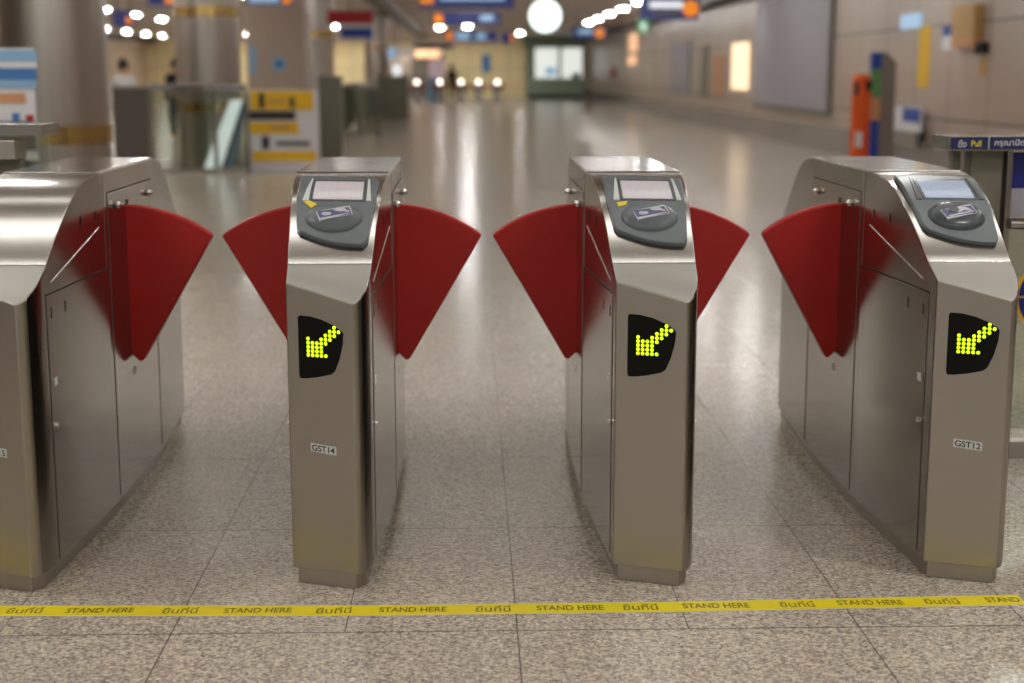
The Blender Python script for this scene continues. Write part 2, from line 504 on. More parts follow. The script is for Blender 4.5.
LEDS = {0: [6], 1: [5, 6, 7], 2: [4, 5, 6], 3: [0, 3, 4, 5], 4: [0, 1, 2, 3, 4], 5: [0, 1, 2, 3], 6: [0, 1, 2, 3], 7: [0, 1, 2, 3, 4]}


def make_gate(label, cx, flaps, reader=None, number=None, reach=1.025):
    t = thing('ticket_gate', label, 'ticket gate', (cx, 5.0, 0), 0, None)
    new_obj('cabinet', cabinet_bm(), [M['steel'], M['steel_top'], M['steel_side'], M['steel_facet']], t, bevel=0.0035, segs=3, angle=26)
    # plinth
    pl = []
    for x, y in ((-0.094, -0.988), (0.070, -1.050), (0.096, -1.01), (0.130, -0.35), (0.130, 0.35), (0.094, 0.988), (-0.070, 1.050), (-0.096, 1.01), (-0.130, 0.35), (-0.130, -0.35)): pl.append((x, y, 0))
    new_obj('plinth', prism(pl, (0, 0, 0.048)), M['plinth'], t, bevel=0.002)
    new_obj('top_cover', bx(-HW + 0.004, HW - 0.004, -0.395, 0.395, 1.095, 1.1015), M['steel_plate'], t, bevel=0.002)
    for e in (-1, 1):
        xa_, xb_ = (-0.1108, 0.1188) if e < 0 else (-0.1188, 0.1108)
        new_obj('hood_seam', bx(xa_, xb_, min(e * 0.9215, e * 0.918), max(e * 0.9215, e * 0.918), 0.875, 0.8862), M['chrome'], t, bevel=0.001)  # bright lip added for the highlight along this crease
        new_obj('hood_gap', bx(xa_ + 0.002, xb_ - 0.002, min(e * 0.9178, e * 0.9155), max(e * 0.9178, e * 0.9155), 0.875, 0.8858), M['seam'], t)
    for s in (-1, 1):
        new_obj('flank_strip', side_plate(s, -0.348, -0.312, 0.06, 1.09, 0.0008), M['steel_side'], t)
        d = new_obj('service_door', side_plate(s, -0.935, -0.352, 0.062, 0.800, 0.0025), M['steel_side'], t, bevel=0.0012)
        sm = bmesh.new()
        for a in ((-0.940, -0.345, 0.8005, 0.8045), (-0.352, -0.347, 0.06, 0.80), (-0.940, -0.9372, 0.06, 0.80)):
            b2 = side_plate(s, a[0], a[1], a[2], a[3], 0.0010); me = bpy.data.meshes.new('x'); b2.to_mesh(me); b2.free(); sm.from_mesh(me); bpy.data.meshes.remove(me)
        new_obj('door_gap', sm, M['seam'], d)
        x = flank(-0.915, s)
        lk = new_obj('lock', cy((x, -0.915, 0.437), (x + s * 0.010, -0.915, 0.437), 0.008), M['chrome'], d, smooth=True)
        for yy in (-0.78, -0.90):
            x = flank(yy, s)
            new_obj('slot', bx(min(x, x + s * 0.0034), max(x, x + s * 0.0034), yy - 0.004, yy + 0.004, 0.735, 0.765), M['black'], d)
        x = flank(-0.895, s)
        new_obj('door_label', bx(min(x, x + s * 0.0034), max(x, x + s * 0.0034), -0.910, -0.880, 0.545, 0.568), M['sticker'], d)
        for yy in (-0.44, -0.59):
            x = flank(yy, s)
            new_obj('slot', bx(min(x, x + s * 0.0012), max(x, x + s * 0.0012), yy - 0.004, yy + 0.004, 0.958, 0.986), M['black'], t)
        # slanted trim line on the hood flank
        p0 = Vector((flank(-0.41, s), -0.41, 0.935)); p1 = Vector((flank(-0.885, s), -0.885, 0.832))
        bmr = bmesh.new(); cyl(bmr, p0, p1, 0.0022, n=8); new_obj('trim_rib', bmr, M['chrome'], t)
        # flap housing panel
        h = new_obj('flap_housing', side_plate(s, -0.308, 0.335, 0.06, 1.028, 0.0028), M['steel_plate'], t, bevel=0.0012)
        sm = bmesh.new()
        for a in ((-0.308, 0.335, 1.0285, 1.032), (-0.312, -0.308, 0.06, 1.03), (0.336, 0.341, 0.06, 1.03)):
            b2 = side_plate(s, a[0], a[1], a[2], a[3], 0.0012); me = bpy.data.meshes.new('x'); b2.to_mesh(me); b2.free(); sm.from_mesh(me); bpy.data.meshes.remove(me)
        new_obj('housing_gap', sm, M['seam'], h)
        new_obj('flap_slot', bx(min(s * HW, s * (HW + 0.0034)), max(s * HW, s * (HW + 0.0034)), -0.069, -0.030, 0.468, 0.990), M['seam'], h)
        new_obj('square_label', bx(min(s * HW, s * (HW + 0.0036)), max(s * HW, s * (HW + 0.0036)), -0.06, -0.025, 0.405, 0.432), M['sticker'], h)
        for yy, zz in ((-0.21, 0.986), (0.26, 0.987)):
            b3 = bmesh.new(); cyl(b3, (s * HW, yy, zz), (s * (HW + 0.006), yy, zz), 0.006, n=12)
            bmesh.ops.create_uvsphere(b3, u_segments=16, v_segments=10, radius=0.012, matrix=Matrix.Translation((s * (HW + 0.012), yy, zz)))
            new_obj('round_stud', b3, M['chrome'], h, smooth=True, angle=50)
        # rear door
        new_obj('rear_panel', side_plate(s, 0.362, 0.935, 0.062, 0.800, 0.0022), M['steel_side'], t, bevel=0.0012)
        b3 = bmesh.new(); x = flank(0.90, s); bmesh.ops.create_uvsphere(b3, u_segments=14, v_segments=8, radius=0.009, matrix=Matrix.Translation((x + s * 0.008, 0.90, 0.66)))
        new_obj('round_stud', b3, M['chrome'], t, smooth=True)
    for s in flaps:
        fl = new_obj('flap', flap_bm(s, reach), M['red'], t, bevel=0.009, segs=4, angle=35)
        fl['label'] = 'red fan-shaped flap barrier'
    if reader:
        # plastic card reader on the hood
        left = [(-0.400, -0.107), (-0.46, -0.112), (-0.60, -0.112), (-0.72, -0.109), (-0.795, -0.1055)]
        rows = []
        n = 18
        for i in range(n + 1):
            v = i / n
            r = []
            for j in range(13):
                u = j / 12
                ytop = -0.528 - 0.030 * u * u
                ybot = -0.818 - 0.048 * u - 0.014 * math.sin(PI * u)
                y = ytop + (ybot - ytop) * v
                xl = interp([(0, -0.112), (0.15, -0.1095), (0.55, -0.108), (1, -0.095)], v)
                xr = interp([(0, 0.121), (0.15, 0.121), (0.6, 0.114), (1, 0.102)], v)
                if v > 0.93: k = (v - 0.93) / 0.07; xl += 0.008 * k * k; xr -= 0.010 * k * k
                if v < 0.06: k = (0.06 - v) / 0.06; xl += 0.006 * k * k; xr -= 0.006 * k * k
                r.append((xl + (xr - xl) * u, y))
            rows.append(r)
        rd = new_obj('card_reader', surf_patch(rows, 0.014, 0.016), M['bezel'], t, bevel=0.005, segs=3, angle=40)
        fr = new_obj('display_frame', quad_patch((-0.070, -0.572), (0.088, -0.580), (0.090, -0.704), (-0.070, -0.700), 0.0155, 0.006), M['bezel_dark'], rd, bevel=0.003)
        scn = new_obj('display_screen', quad_patch((-0.061, -0.590), (0.080, -0.596), (0.081, -0.697), (-0.061, -0.693), 0.0168, 0.004), M['screen_cool'] if reader == 'coin' else M['screen'], rd)
        # light crescents beside the screen
        for q in (((-0.074, -0.563), (-0.070, -0.561), (-0.072, -0.700), (-0.090, -0.699)), ((0.091, -0.570), (0.096, -0.574), (0.106, -0.702), (0.092, -0.702))):
            new_obj('frame_rib', quad_patch(*q, 0.0165, 0.004), M['sticker'] if reader != 'coin' else M['bezel_dark'], rd, bevel=0.001)
        # oval pad
        b3 = bmesh.new(); cyx, cyy = 0.006, -0.770; NR, NA = 7, 40; prev = None
        def onhood(x, y, off):
            h = 0.002; n_ = Vector((0, -(head_z(y + h) - head_z(y - h)) / (2 * h), 1)).normalized(); return Vector((x, y, head_z(y))) + n_ * off
        ctr = b3.verts.new(onhood(cyx, cyy, 0.034))
        for i in range(1, NR + 1):
            q = i / NR; ring = []
            for a in range(NA):
                th = 2 * PI * a / NA
                off = 0.013 + 0.021 * math.sqrt(max(0, 1 - q ** 3))
                ring.append(b3.verts.new(onhood(cyx + 0.082 * q * math.cos(th), cyy + 0.055 * q * math.sin(th), off)))
            for a in range(NA):
                bb = (a + 1) % NA
                if prev is None: b3.faces.new((ctr, ring[a], ring[bb]))
                else: b3.faces.new((prev[a], ring[a], ring[bb], prev[bb]))
            prev = ring
        low = [b3.verts.new(onhood(cyx + 0.082 * math.cos(2 * PI * a / NA), cyy + 0.055 * math.sin(2 * PI * a / NA), 0.006)) for a in range(NA)]
        for a in range(NA): b3.faces.new((prev[a], low[a], low[(a + 1) % NA], prev[(a + 1) % NA]))
        b3.faces.new(low)
        pad = new_obj('card_pad', b3, M['bezel_dark'] if reader == 'coin' else M['bezel'], rd, smooth=True, angle=60)
        o_ = onhood(cyx + 0.001, cyy - 0.003, 0.0350); ex = Vector((1, 0, 0)); slope = (onhood(0, cyy + 0.03, 0) - onhood(0, cyy - 0.03, 0)).normalized()
        ex2 = (ex + slope * 0.26).normalized(); ey2 = (slope - ex * 0.10).normalized()
        nn = ex.cross(slope)
        fm = Matrix((ex, slope, nn)).transposed().to_4x4(); fm.translation = o_
        K = 0.052
        quad = [(-0.050, 0.008), (0.042, 0.034), (0.053, -0.008), (-0.039, -0.035)]
        def P3(x, y, z=0): return fm @ Vector((x, y * 0.8 if abs(y) < 0.034 else y, z))
        pc = new_obj('card_picture', prism([P3(x, y, -0.006) for x, y in quad], nn * 0.0062), M['pic_white'], rd)
        q2 = [(x * 0.95, y * 0.93) for x, y in quad]
        new_obj('picture_field', prism([P3(x, y, 0.0003) for x, y in q2], nn * 0.0008), M['pic_blue'], rd)
        def blob(name, pts):
            mx_ = sum(p_[0] for p_ in pts) / len(pts); my_ = sum(p_[1] for p_ in pts) / len(pts); k_ = 1.0 if name == 'picture_bar' else 0.78
            new_obj(name, prism([P3(mx_ + (x - mx_) * k_, my_ + (y - my_) * k_, 0.0011) for x, y in pts], nn * 0.0006), M['pic_white'], rd)
        if reader == 'coin':
            blob('hand_picture', [(-0.040, 0.004), (-0.025, 0.022), (0.004, 0.028), (0.030, 0.026), (0.046, 0.008), (0.044, 0.000), (0.020, 0.004), (0.000, -0.012), (-0.024, -0.012)])
            bc = bmesh.new(); c0 = P3(-0.012, 0.008, 0.0017); cyl(bc, c0, c0 + nn * 0.001, 0.014, n=24); new_obj('coin_picture', bc, M['bezel_dark'], rd)
            blob('picture_bar', [(-0.034, -0.026), (0.040, 0.002), (0.042, -0.004), (-0.032, -0.033)])
        else:
            blob('hand_picture', [(-0.010, 0.014), (0.006, 0.026), (0.030, 0.030), (0.034, 0.020), (0.048, 0.006), (0.046, 0.000), (0.026, 0.006), (0.012, 0.004)])
            blob('card_shape', [(-0.040, -0.006), (-0.030, 0.006), (-0.006, 0.004), (-0.002, -0.008), (-0.012, -0.018), (-0.030, -0.020)])
            blob('picture_bar', [(-0.036, -0.031), (0.044, -0.001), (0.045, -0.004), (-0.035, -0.036)])
            tg = [(-0.034, 0.075), (-0.012, 0.072), (0.0, 0.064), (-0.006, 0.058), (-0.022, 0.056), (-0.028, 0.064), (-0.040, 0.068)]
            gx = [(x - 0.040, cyy + y + 0.004) for x, y in tg]
            if reader == 'card':
                new_obj('yellow_tag', quad_patch((-0.086, -0.706), (-0.072, -0.698), (-0.046, -0.716), (-0.062, -0.732), 0.0165, 0.004), M['yellow_tag'], rd)
            else:
                new_obj('yellow_tag', quad_patch((-0.082, -0.712), (-0.050, -0.705), (-0.056, -0.722), (-0.078, -0.730), 0.0165, 0.004), M['yellow_tag'], rd)
        # arrow display on the slanted front face
        out = [(0.038 + (u_ - 0.036) * 1.22, z_ + 0.005) for u_, z_ in [(0.036, 0.752), (0.062, 0.751), (0.090, 0.744), (0.118, 0.731), (0.138, 0.717), (0.143, 0.709), (0.141, 0.680), (0.133, 0.640), (0.121, 0.605), (0.112, 0.596), (0.080, 0.586), (0.050, 0.580), (0.036, 0.580), (0.033, 0.588), (0.033, 0.745)]]
        dsp = new_obj('arrow_display', prism([facept(u, z, -0.003) for u, z in out], FN * 0.0045), M['black'], t, bevel=0.001)
        bl = bmesh.new()
        for r, cs in LEDS.items():
            for c in cs:
                p = facept(0.064 + c * 0.0130, 0.7290 - r * 0.0112, 0.0017); cyl(bl, p, p + FN * 0.0015, 0.0050, 0.0045, n=12)
        new_obj('arrow_lamps', bl, M['led'], dsp)
    if number:
        ps = [facept(u, z, -0.001) for u, z in ((0.064, 0.407), (0.140, 0.401), (0.140, 0.378), (0.064, 0.384))]
        npz = new_obj('number_plate', prism(ps, FN * 0.0022), M['sticker'], t)
        tb = text_bm(number, 0.068, 0.017)
        xf(tb, frame_mtx(facept(0.102, 0.3925, 0.0017), FU + Vector((0, 0, -0.081)), (0, 0, 1)))
        new_obj('plate_lettering', tb, M['ink'], npz)
    return t


make_gate('steel ticket gate at the left edge with one red flap and no card reader', -1.271, (1,), None, 'GST15')
make_gate('steel ticket gate with two red flaps, bright yellow tag and GST14 plate', -0.387, (-1, 1), 'card', 'GST14')
make_gate('steel ticket gate with two red flaps and no number plate, right of the GST14 gate', 0.502, (-1, 1), 'plain', None)
make_gate('steel ticket gate with GST12 plate and one red flap, beside the blue Pull sign', 1.377, (-1,), 'coin', 'GST12', reach=0.955)

# ------------------------------------------------------------------ floor tape
def tape_y(x):
    P = [(-3.2, 3.86), (-1.25, 3.807), (-0.32, 3.781), (0.55, 3.786), (1.48, 3.814)]
    return interp(P, x)
tt = thing('floor_tape', 'yellow floor tape with STAND HERE lettering across the granite in front of the gates', 'floor tape', (0, 0, 0))
bm = bmesh.new(); be = bmesh.new()
xs = [-3.0, -1.25, -0.32, 0.55, 1.482]
for a, b in zip(xs[:-1], xs[1:]):
    for bmx, w_, z_ in ((be, 0.0385, 0.0012), (bm, 0.0345, 0.0016)):
        vs = [bmx.verts.new(p) for p in ((a, tape_y(a) - w_, z_), (b, tape_y(b) - w_, z_), (b, tape_y(b) + w_, z_), (a, tape_y(a) + w_, z_), (a, tape_y(a) - w_, 0.0002), (b, tape_y(b) - w_, 0.0002), (b, tape_y(b) + w_, 0.0002), (a, tape_y(a) + w_, 0.0002))]
        for f in ((0, 1, 2, 3), (4, 7, 6, 5), (0, 4, 5, 1), (3, 2, 6, 7)): bmx.faces.new([vs[i] for i in f])
new_obj('tape_border', be, M['tape_edge'], tt); new_obj('tape_band', bm, M['tape'], tt)
def floor_x(px):  # where a column of the tape sits on the floor
    return at(px, 606, 3.79).x * 1.0
for px in (-55, 99, 258, 413, 570, 716, 871):
    x = floor_x(px); b4 = text_bm('STAND HERE', 0.178, 0.036); xf(b4, Matrix.Translation((x, tape_y(x), 0.0020)))
    new_obj('tape_lettering', b4, M['tape_ink'], tt)
x = floor_x(1008); b4 = text_bm('STAND', 0.09, 0.036); xf(b4, Matrix.Translation((x - 0.008, tape_y(x), 0.0020))); new_obj('tape_lettering', b4, M['tape_ink'], tt)
for px in (23, 180, 334, 493, 640, 797, 943):
    x = floor_x(px); b4 = text_bm('ยืนที่นี่', 0.092, 0.046); xf(b4, Matrix.Translation((x, tape_y(x), 0.0020)))
    new_obj('tape_lettering', b4, M['tape_ink'], tt)

# ------------------------------------------------------------------ ceiling downlights
def lamp_proto():
    t = thing('ceiling_downlight', 'x', 'ceiling lamp', (0, 0, ZC))
    b = bmesh.new(); n = 28; A = []
    for r, z in ((0.147, 0.0), (0.19, 0.0), (0.185, -0.012), (0.147, -0.012)):
        A.append([b.verts.new((r * math.cos(2 * PI * i / n), r * math.sin(2 * PI * i / n), z - 0.001)) for i in range(n)])
    for k in range(4):
        for i in range(n): b.faces.new((A[k][i], A[k][(i + 1) % n], A[(k + 1) % 4][(i + 1) % n], A[(k + 1) % 4][i]))
    new_obj('ring', b, M['lamp_ring'], t, smooth=True)
    new_obj('lens', cy((0, 0, -0.002), (0, 0, -0.042), 0.145, 0.12, n=28), M['ceil_lamp'], t)
    return t
proto = lamp_proto(); used = False
ROWS = [(4.65, 'round downlight in the ceiling row nearest the right wall'), (-0.05, 'round downlight in the ceiling row along the middle gate lane'),
        (-2.7, 'round downlight in the short ceiling row above the left gate lane'), (2.3, 'round downlight in the short ceiling row above the right gate lane'),  # unseen rows added to even the light around the gates
        (-5.6, 'round downlight in the ceiling row left of the steel columns'), (-11.1, 'round downlight in the second ceiling row from the left wall'),
        (-16.2, 'round downlight in the ceiling row beside the left wall')]
for X, lab in ROWS:
    for k in range(-3, 20):
        Y = 4.2 + 4.3 * k - (1.0 if X > 0 else 0)
        if Y > 84 or Y < YN + 1: continue
        if X < -6 and Y < 15: continue
        if X == -0.05 and k not in (8, 9, 11, 12, 14, 17): continue
        if X == 4.65 and Y > 61: continue
        if X in (-2.7, 2.3) and Y > 9: continue
        o = proto if not used else copy_tree(proto); used = True
        o.location = (X, Y, ZC); tag(o, lab, 'ceiling lamp', lab.replace('round downlight in', 'downlights in'))
M['strip'] = mat('strip_diffuser', (1, 1, 1, 1), 0.4, emit=(1.0, 0.99, 0.965, 1), estr=STRIP)
for Y_, w_, xa_, xb_, lab in ((4.98, 0.11, -4.4, 4.2, 'linear ceiling light across the hall above the gate fronts'), (5.95, 0.05, -4.4, 4.2, 'slim linear ceiling light across the hall above the gate rears'),
                        (0.8, 0.24, -4.4, 4.2, 'linear ceiling light across the hall in front of the gates'), (15.0, 0.16, -12, 5.8, 'first linear ceiling light across the hall beyond the gates'),  # unseen strips added: one lights the gate fronts, the next the hall
                        (21.0, 0.16, -12, 5.8, 'second linear ceiling light across the hall beyond the gates'), (27.0, 0.16, -12, 5.8, 'third linear ceiling light across the hall beyond the gates'), (33.0, 0.16, -12, 5.8, 'fourth linear ceiling light across the hall beyond the gates'),  # out-of-view strips added to brighten the hall, matching faint bands on the floor
                        (83.0, 0.6, -14, 2.6, 'wide linear ceiling light behind the far bulkhead washing the cream wall')):  # hidden strip added to brighten the far wall
    t = thing('linear_ceiling_light', lab, 'ceiling light', (0, Y_, ZC))
    new_obj('housing', bx(xa_, xb_, -w_ / 2 - 0.03, w_ / 2 + 0.03, -0.03, -0.001), M['lamp_ring'], t, bevel=0.004)
    new_obj('diffuser', bx(xa_ + 0.03, xb_ - 0.03, -w_ / 2, w_ / 2, -0.042, -0.028), M['strip'], t)
for px, py, Y, lab in ((418, 37.4, 82, 'small round downlight at the far left of the middle signs'), (439.6, 30.6, 66, 'round downlight between the middle signs and the left beam'), (520, 34, 75, 'round downlight just left of the clock')):
    o = copy_tree(proto); q_ = at(px, py, Y); o.location = (q_.x, Y, ZC); tag(o, lab, 'ceiling lamp', lab)
    del o['group']

# ------------------------------------------------------------------ columns
def column(X, Y, r, label):
    t = thing('steel_column', label, 'column', (X, Y, 0))
    new_obj('shaft', cy((0, 0, 0), (0, 0, ZC), r, n=48), M['column'], t, smooth=True)
    for z in (0.90, 2.25):
        new_obj('gold_band', cy((0, 0, z - 0.075), (0, 0, z + 0.075), r + 0.012, n=48), M['gold'], t, smooth=True)
    new_obj('base_ring', cy((0, 0, 0), (0, 0, 0.12), r + 0.02, n=48), M['plinth'], t, smooth=True)
column(-3.42, 12.6, 0.45, 'thick round steel column with gold band behind the leftmost gate')
column(-3.79, 22.3, 0.46, 'round steel column behind the glass stair balustrade')
column(-3.55, 35.5, 0.42, 'round dark steel column to the right of the yellow notice stand')

# ------------------------------------------------------------------ helpers for boards
def panel_on_x(name, px0, px1, py0, py1, X, m, parent=None, t=0.03, off=0.0):
    """upright board on the right-hand wall plane x = X; image rows read at its near edge"""
    a = atx(px0, 100, X); b = atx(px1, 100, X)
    zt = atx(px1, py0, X).z; zb = atx(px1, py1, X).z; X = X - 0.002
    return new_obj(name, bx(X - t - off, X - off, b.y, a.y, zb, zt), m, parent, bevel=0.003)

def board(name, px0, px1, py0, py1, Y, m, parent=None, t=0.03, off=0.0, bevel=0.003):
    a = at(px0, py0, Y); b = at(px1, py1, Y)
    return new_obj(name, bx(a.x, b.x, Y - off - t, Y - off, b.z, a.z), m, parent, bevel=bevel)

# right wall: large billboard
t = thing('billboard', 'large blank grey billboard sheet in a frame on the right wall', 'billboard', (XR, 30, 0))
t.location = (0, 0, 0)
a = atx(757, 103, XR); b = atx(830, 116, XR)
new_obj('frame', bx(XR - 0.06, XR, b.y - 0.1, a.y + 0.1, 0.62, 3.02), M['frame_grey'], t, bevel=0.01)
new_obj('sheet', bx(XR - 0.075, XR - 0.05, b.y + 0.02, a.y - 0.02, 0.72, 2.92), M['board_grey'], t)
tag(panel_on_x('wall_poster', 672, 690, 40, 93, XR, M['board_grey']), 'tall grey-blue poster case on the right wall, left of the dark strip', 'poster')
tag(panel_on_x('dark_poster', 700, 707, 45, 98, XR, M['olive']), 'narrow dark upright strip on the right wall between two poster cases', 'poster')
tag(panel_on_x('orange_poster', 713, 724, 55, 96, XR, M['peach']), 'narrow orange-brown poster on the right wall left of the glowing one', 'poster')
tag(panel_on_x('light_box_poster', 732, 748, 42, 90, XR, M['cream_lit']), 'glowing cream light-box poster on the right wall beside the billboard', 'poster')
tag(panel_on_x('wall_light_box', 629, 637, 33, 51, XR, M['peach_lit']), 'small upper peach light box far along the right wall', 'sign')
tag(panel_on_x('round_wall_lamp', 628, 636, 55, 65, XR, M['peach_lit']), 'small lower peach lamp below the peach light box on the right wall', 'lamp')
tag(panel_on_x('fire_hose_cabinet', 610, 616, 67, 79, XR, M['redp']), 'small red box far along the right wall', 'fire box')
tag(panel_on_x('yellow_notice', 917, 928, 26, 88, XR, M['yellow'], t=0.01), 'tall narrow yellow notice on the right wall above the leaflet rack', 'notice')
t = thing('blue_notice', 'small blue and white notice on the right wall beside the yellow box', 'notice')
panel_on_x('upper_sheet', 940, 950, 26, 36, XR, M['blue'], t, t=0.01); panel_on_x('lower_sheet', 940, 950, 36, 50, XR, M['white'], t, t=0.01)
t = thing('ochre_wall_box', 'ochre wall-mounted box high on the right wall', 'wall box')
panel_on_x('body', 957, 979, 4, 38, XR, M['ochre'], t, t=0.12); panel_on_x('lower_band', 957, 979, 38, 47, XR, M['peach'], t, t=0.12)
t = thing('wall_phone', 'small black wall device with an orange tag hanging below it', 'wall phone')
panel_on_x('handset', 978, 986, 42, 54, XR, M['cloth_b'], t, t=0.08); panel_on_x('orange_tag', 978, 986, 57, 76, XR, M['orange_lit'] if False else M['ochre'], t, t=0.01)
t = thing('wall_access_panel', 'large flush grey access panel on the right wall at the photo edge', 'panel')
panel_on_x('cover', 1008, 1060, 18, 125, XR, M['wall_r'], t, t=0.015)
t = thing('lit_wall_sign', 'small bright white lamp sign high on the right wall above the orange bin', 'sign')
panel_on_x('lens', 900, 919, 13, 28, XR, M['paleblue_lit'], t, t=0.05)  # glowing pane painted for a lamp's reflection on the wall, not a sign
t = thing('leaflet_rack', 'small white leaflet rack with a blue poster on the right wall', 'rack')
panel_on_x('rack_body', 897, 925, 108, 140, XR - 0.05, M['white'], t, t=0.06); panel_on_x('blue_poster', 908, 925, 109, 123, XR - 0.05, M['blue'], t, t=0.005, off=0.062)
panel_on_x('pocket', 897, 925, 133, 148, XR - 0.05, M['grey'], t, t=0.10)

# orange bin and information totem
p = at(859, 150, 20.0)
t = thing('orange_bin', 'tall orange cylinder bin with dark opening near the right wall', 'bin', (p.x, 20.0, 0))
new_obj('body', cy((0, 0, 0), (0, 0, 1.30), 0.125, n=32), M['orange'], t, smooth=True)
new_obj('lid', cy((0, 0, 1.30), (0, 0, 1.37), 0.125, 0.09, n=32), M['orange'], t, smooth=True)
new_obj('opening', bx(0.02, 0.10, -0.135, -0.06, 1.16, 1.29), M['cloth_b'], t, bevel=0.01)
new_obj('opening', bx(-0.115, -0.06, -0.115, -0.04, 1.10, 1.28), M['darkp'], t, bevel=0.01)
new_obj('paper_label', bx(-0.085, 0.0, -0.130, -0.10, 0.42, 0.62), M['white'], t)
p0 = at(868, 150, 20.6); p1 = at(878, 150, 20.6); p2 = at(893, 150, 20.6)
t = thing('information_totem', 'grey upright totem with blue, green and orange squares beside the orange bin', 'totem', (p1.x, 20.6, 0))
top = at(868, 52, 20.6).z
new_obj('body', prism([(p1.x - p1.x, 0, 0), (p2.x - p1.x, 0, 0), (p2.x - p1.x, 0, top - 0.14), (0.06, 0, top), (0, 0, top)], (0, 0.18, 0)), M['grey'], t, bevel=0.008)
cols = [('blue_square', 52, 69, 'blue'), ('green_square', 70, 97, 'greenp'), ('orange_square', 98, 120, 'peach'), ('navy_square', 121, 160, 'blue')]
for nm, y0, y1, mm in cols:
    new_obj(nm, bx(p0.x - p1.x, 0.0, 0.0, 0.05, at(868, y1, 20.6).z, at(868, y0, 20.6).z), M[mm], t)
new_obj('side_upright', bx(p0.x - p1.x, 0.0, 0.05, 0.12, 0, top), M['grey'], t)

# ------------------------------------------------------------------ right-hand swing gate and fence
YB = 5.25
def Q(px, py, Y=YB): return at(px, py, Y)
t = thing('swing_gate', 'steel and glass service gate with a blue Pull sign beside the right ticket gate', 'gate', (1.58, YB, 0))
ox = 1.58
hx0 = Q(949, 140, YB - 0.1).x
hz0, hz1 = Q(949, 151, YB - 0.1).z, Q(949, 136, YB - 0.1).z
hd = new_obj('header_rail', bx(hx0 - ox, 3.3 - ox, -0.1, 0.1, hz0, hz1), M['steel_side'], t, bevel=0.003)
sg = new_obj('pull_sign', bx(Q(951, 143, YB - 0.1).x - ox, 2.9 - ox, -0.104, -0.099, hz0 + 0.006, hz1 - 0.004), M['navy'], t)
sg['label'] = 'navy sign strip lettered Pull'
zc = (hz0 + hz1) / 2
def sgn(txt, pa, pb, hh, m):
    xa = Q(pa, 143, YB - 0.1).x; xb = Q(pb, 143, YB - 0.1).x
    b4 = text_bm(txt, xb - xa, hh)
    xf(b4, frame_mtx(((xa + xb) / 2 - ox, -0.1052, zc), (1, 0, 0), (0, 0, 1))); new_obj('sign_lettering', b4, m, sg)
sgn('ดึง', 958, 966, 0.026, M['white']); sgn('Pull', 971, 981, 0.021, M['yellow_tag']); sgn('กรุณาปิดประตู', 994, 1042, 0.028, M['white'])
xd = Q(988.5, 143, YB - 0.1).x - ox
new_obj('sign_divider', bx(xd - 0.0015, xd + 0.0015, -0.1058, -0.103, hz0 + 0.006, hz1 - 0.004), M['sticker'], sg)
xa, xb = Q(969, 150).x - ox, Q(1001, 150).x - ox
new_obj('wide_post', bx(xa, xb, -0.03, 0.05, 0, hz0), M['olive'], t, bevel=0.004)
xa, xb = Q(1003, 150).x - ox, Q(1009, 150).x - ox
new_obj('slim_post', bx(xa, xb, -0.05, 0.02, 0, hz0), M['steel_plate'], t, bevel=0.003)
zt, zb = Q(1012, 152).z, Q(1012, 188).z
new_obj('blue_panel', bx(xb + 0.006, 3.2 - ox, -0.02, 0.0, zb, zt), M['royal'], t)
new_obj('grey_panel', bx(xb + 0.006, 3.2 - ox, -0.02, 0.0, Q(1012, 216).z, zb), M['board_grey'], t)
zr = Q(1012, 222).z
new_obj('tube_rail', cy((xb - 0.005, -0.06, zr), (3.2 - ox, -0.06, zr), 0.020, n=20), M['steel_side'], t, smooth=True)
new_obj('door_glass', bx(xb + 0.01, 3.2 - ox, -0.012, 0.0, 0.13, zr), M['glass'], t)
new_obj('bottom_rail', bx(xb - 0.15, 3.2 - ox, -0.03, 0.03, 0.02, 0.085), M['plinth'], t, bevel=0.004)
cxp = Q(1050, 296); r_ = 0.128
ring = new_obj('round_sign', cy((cxp.x - ox, -0.013, cxp.z), (cxp.x - ox, -0.020, cxp.z), r_ + 0.006, n=48), M['yellow'], t, smooth=True)
ring['label'] = 'round blue sign with yellow rim'
for sgnz in (-1, 1):
    pts = [(cxp.x - ox + r_ * 0.95 * math.cos(a), -0.0205, cxp.z + sgnz * (0.003 + r_ * 0.95 * math.sin(a))) for a in [PI * i / 24 for i in range(25)]]
    new_obj('blue_half', prism(pts, (0, -0.002, 0)), M['royal'], t)
# dark bracket left of the wide post
new_obj('bracket', bx(Q(955, 150).x - ox, Q(963, 150).x - ox, 0.02, 0.06, Q(955, 172).z, hz0), M['olive'], t)

# left-hand fence
YB2 = 5.6
t = thing('glass_fence', 'steel-topped glass fence joining the left edge of the leftmost ticket gate', 'fence', (-1.55, YB2, 0)); ox = -1.55
new_obj('top_rail', bx(-1.9, at(50, 130, YB2).x - ox, -0.1, 0.12, at(20, 136, YB2 - .1).z, at(20, 124, YB2 - .1).z), M['steel_side'], t, bevel=0.003)
new_obj('end_block', bx(-1.9, at(25, 150, YB2).x - ox, -0.12, 0.02, at(20, 158, YB2).z, at(20, 139, YB2).z), M['plinth'], t, bevel=0.003)
new_obj('glass_pane', bx(-1.9, at(46, 150, YB2).x - ox, 0.03, 0.045, 0.1, at(20, 136, YB2).z), M['glass'], t)
new_obj('post', bx(at(0, 150, YB2).x - ox - 0.05, at(22, 150, YB2).x - ox, -0.03, 0.03, 0, at(20, 158, YB2).z), M['olive'], t)
new_obj('bottom_rail', bx(-1.9, at(46, 150, YB2).x - ox, 0.01, 0.07, 0, 0.1), M['plinth'], t)

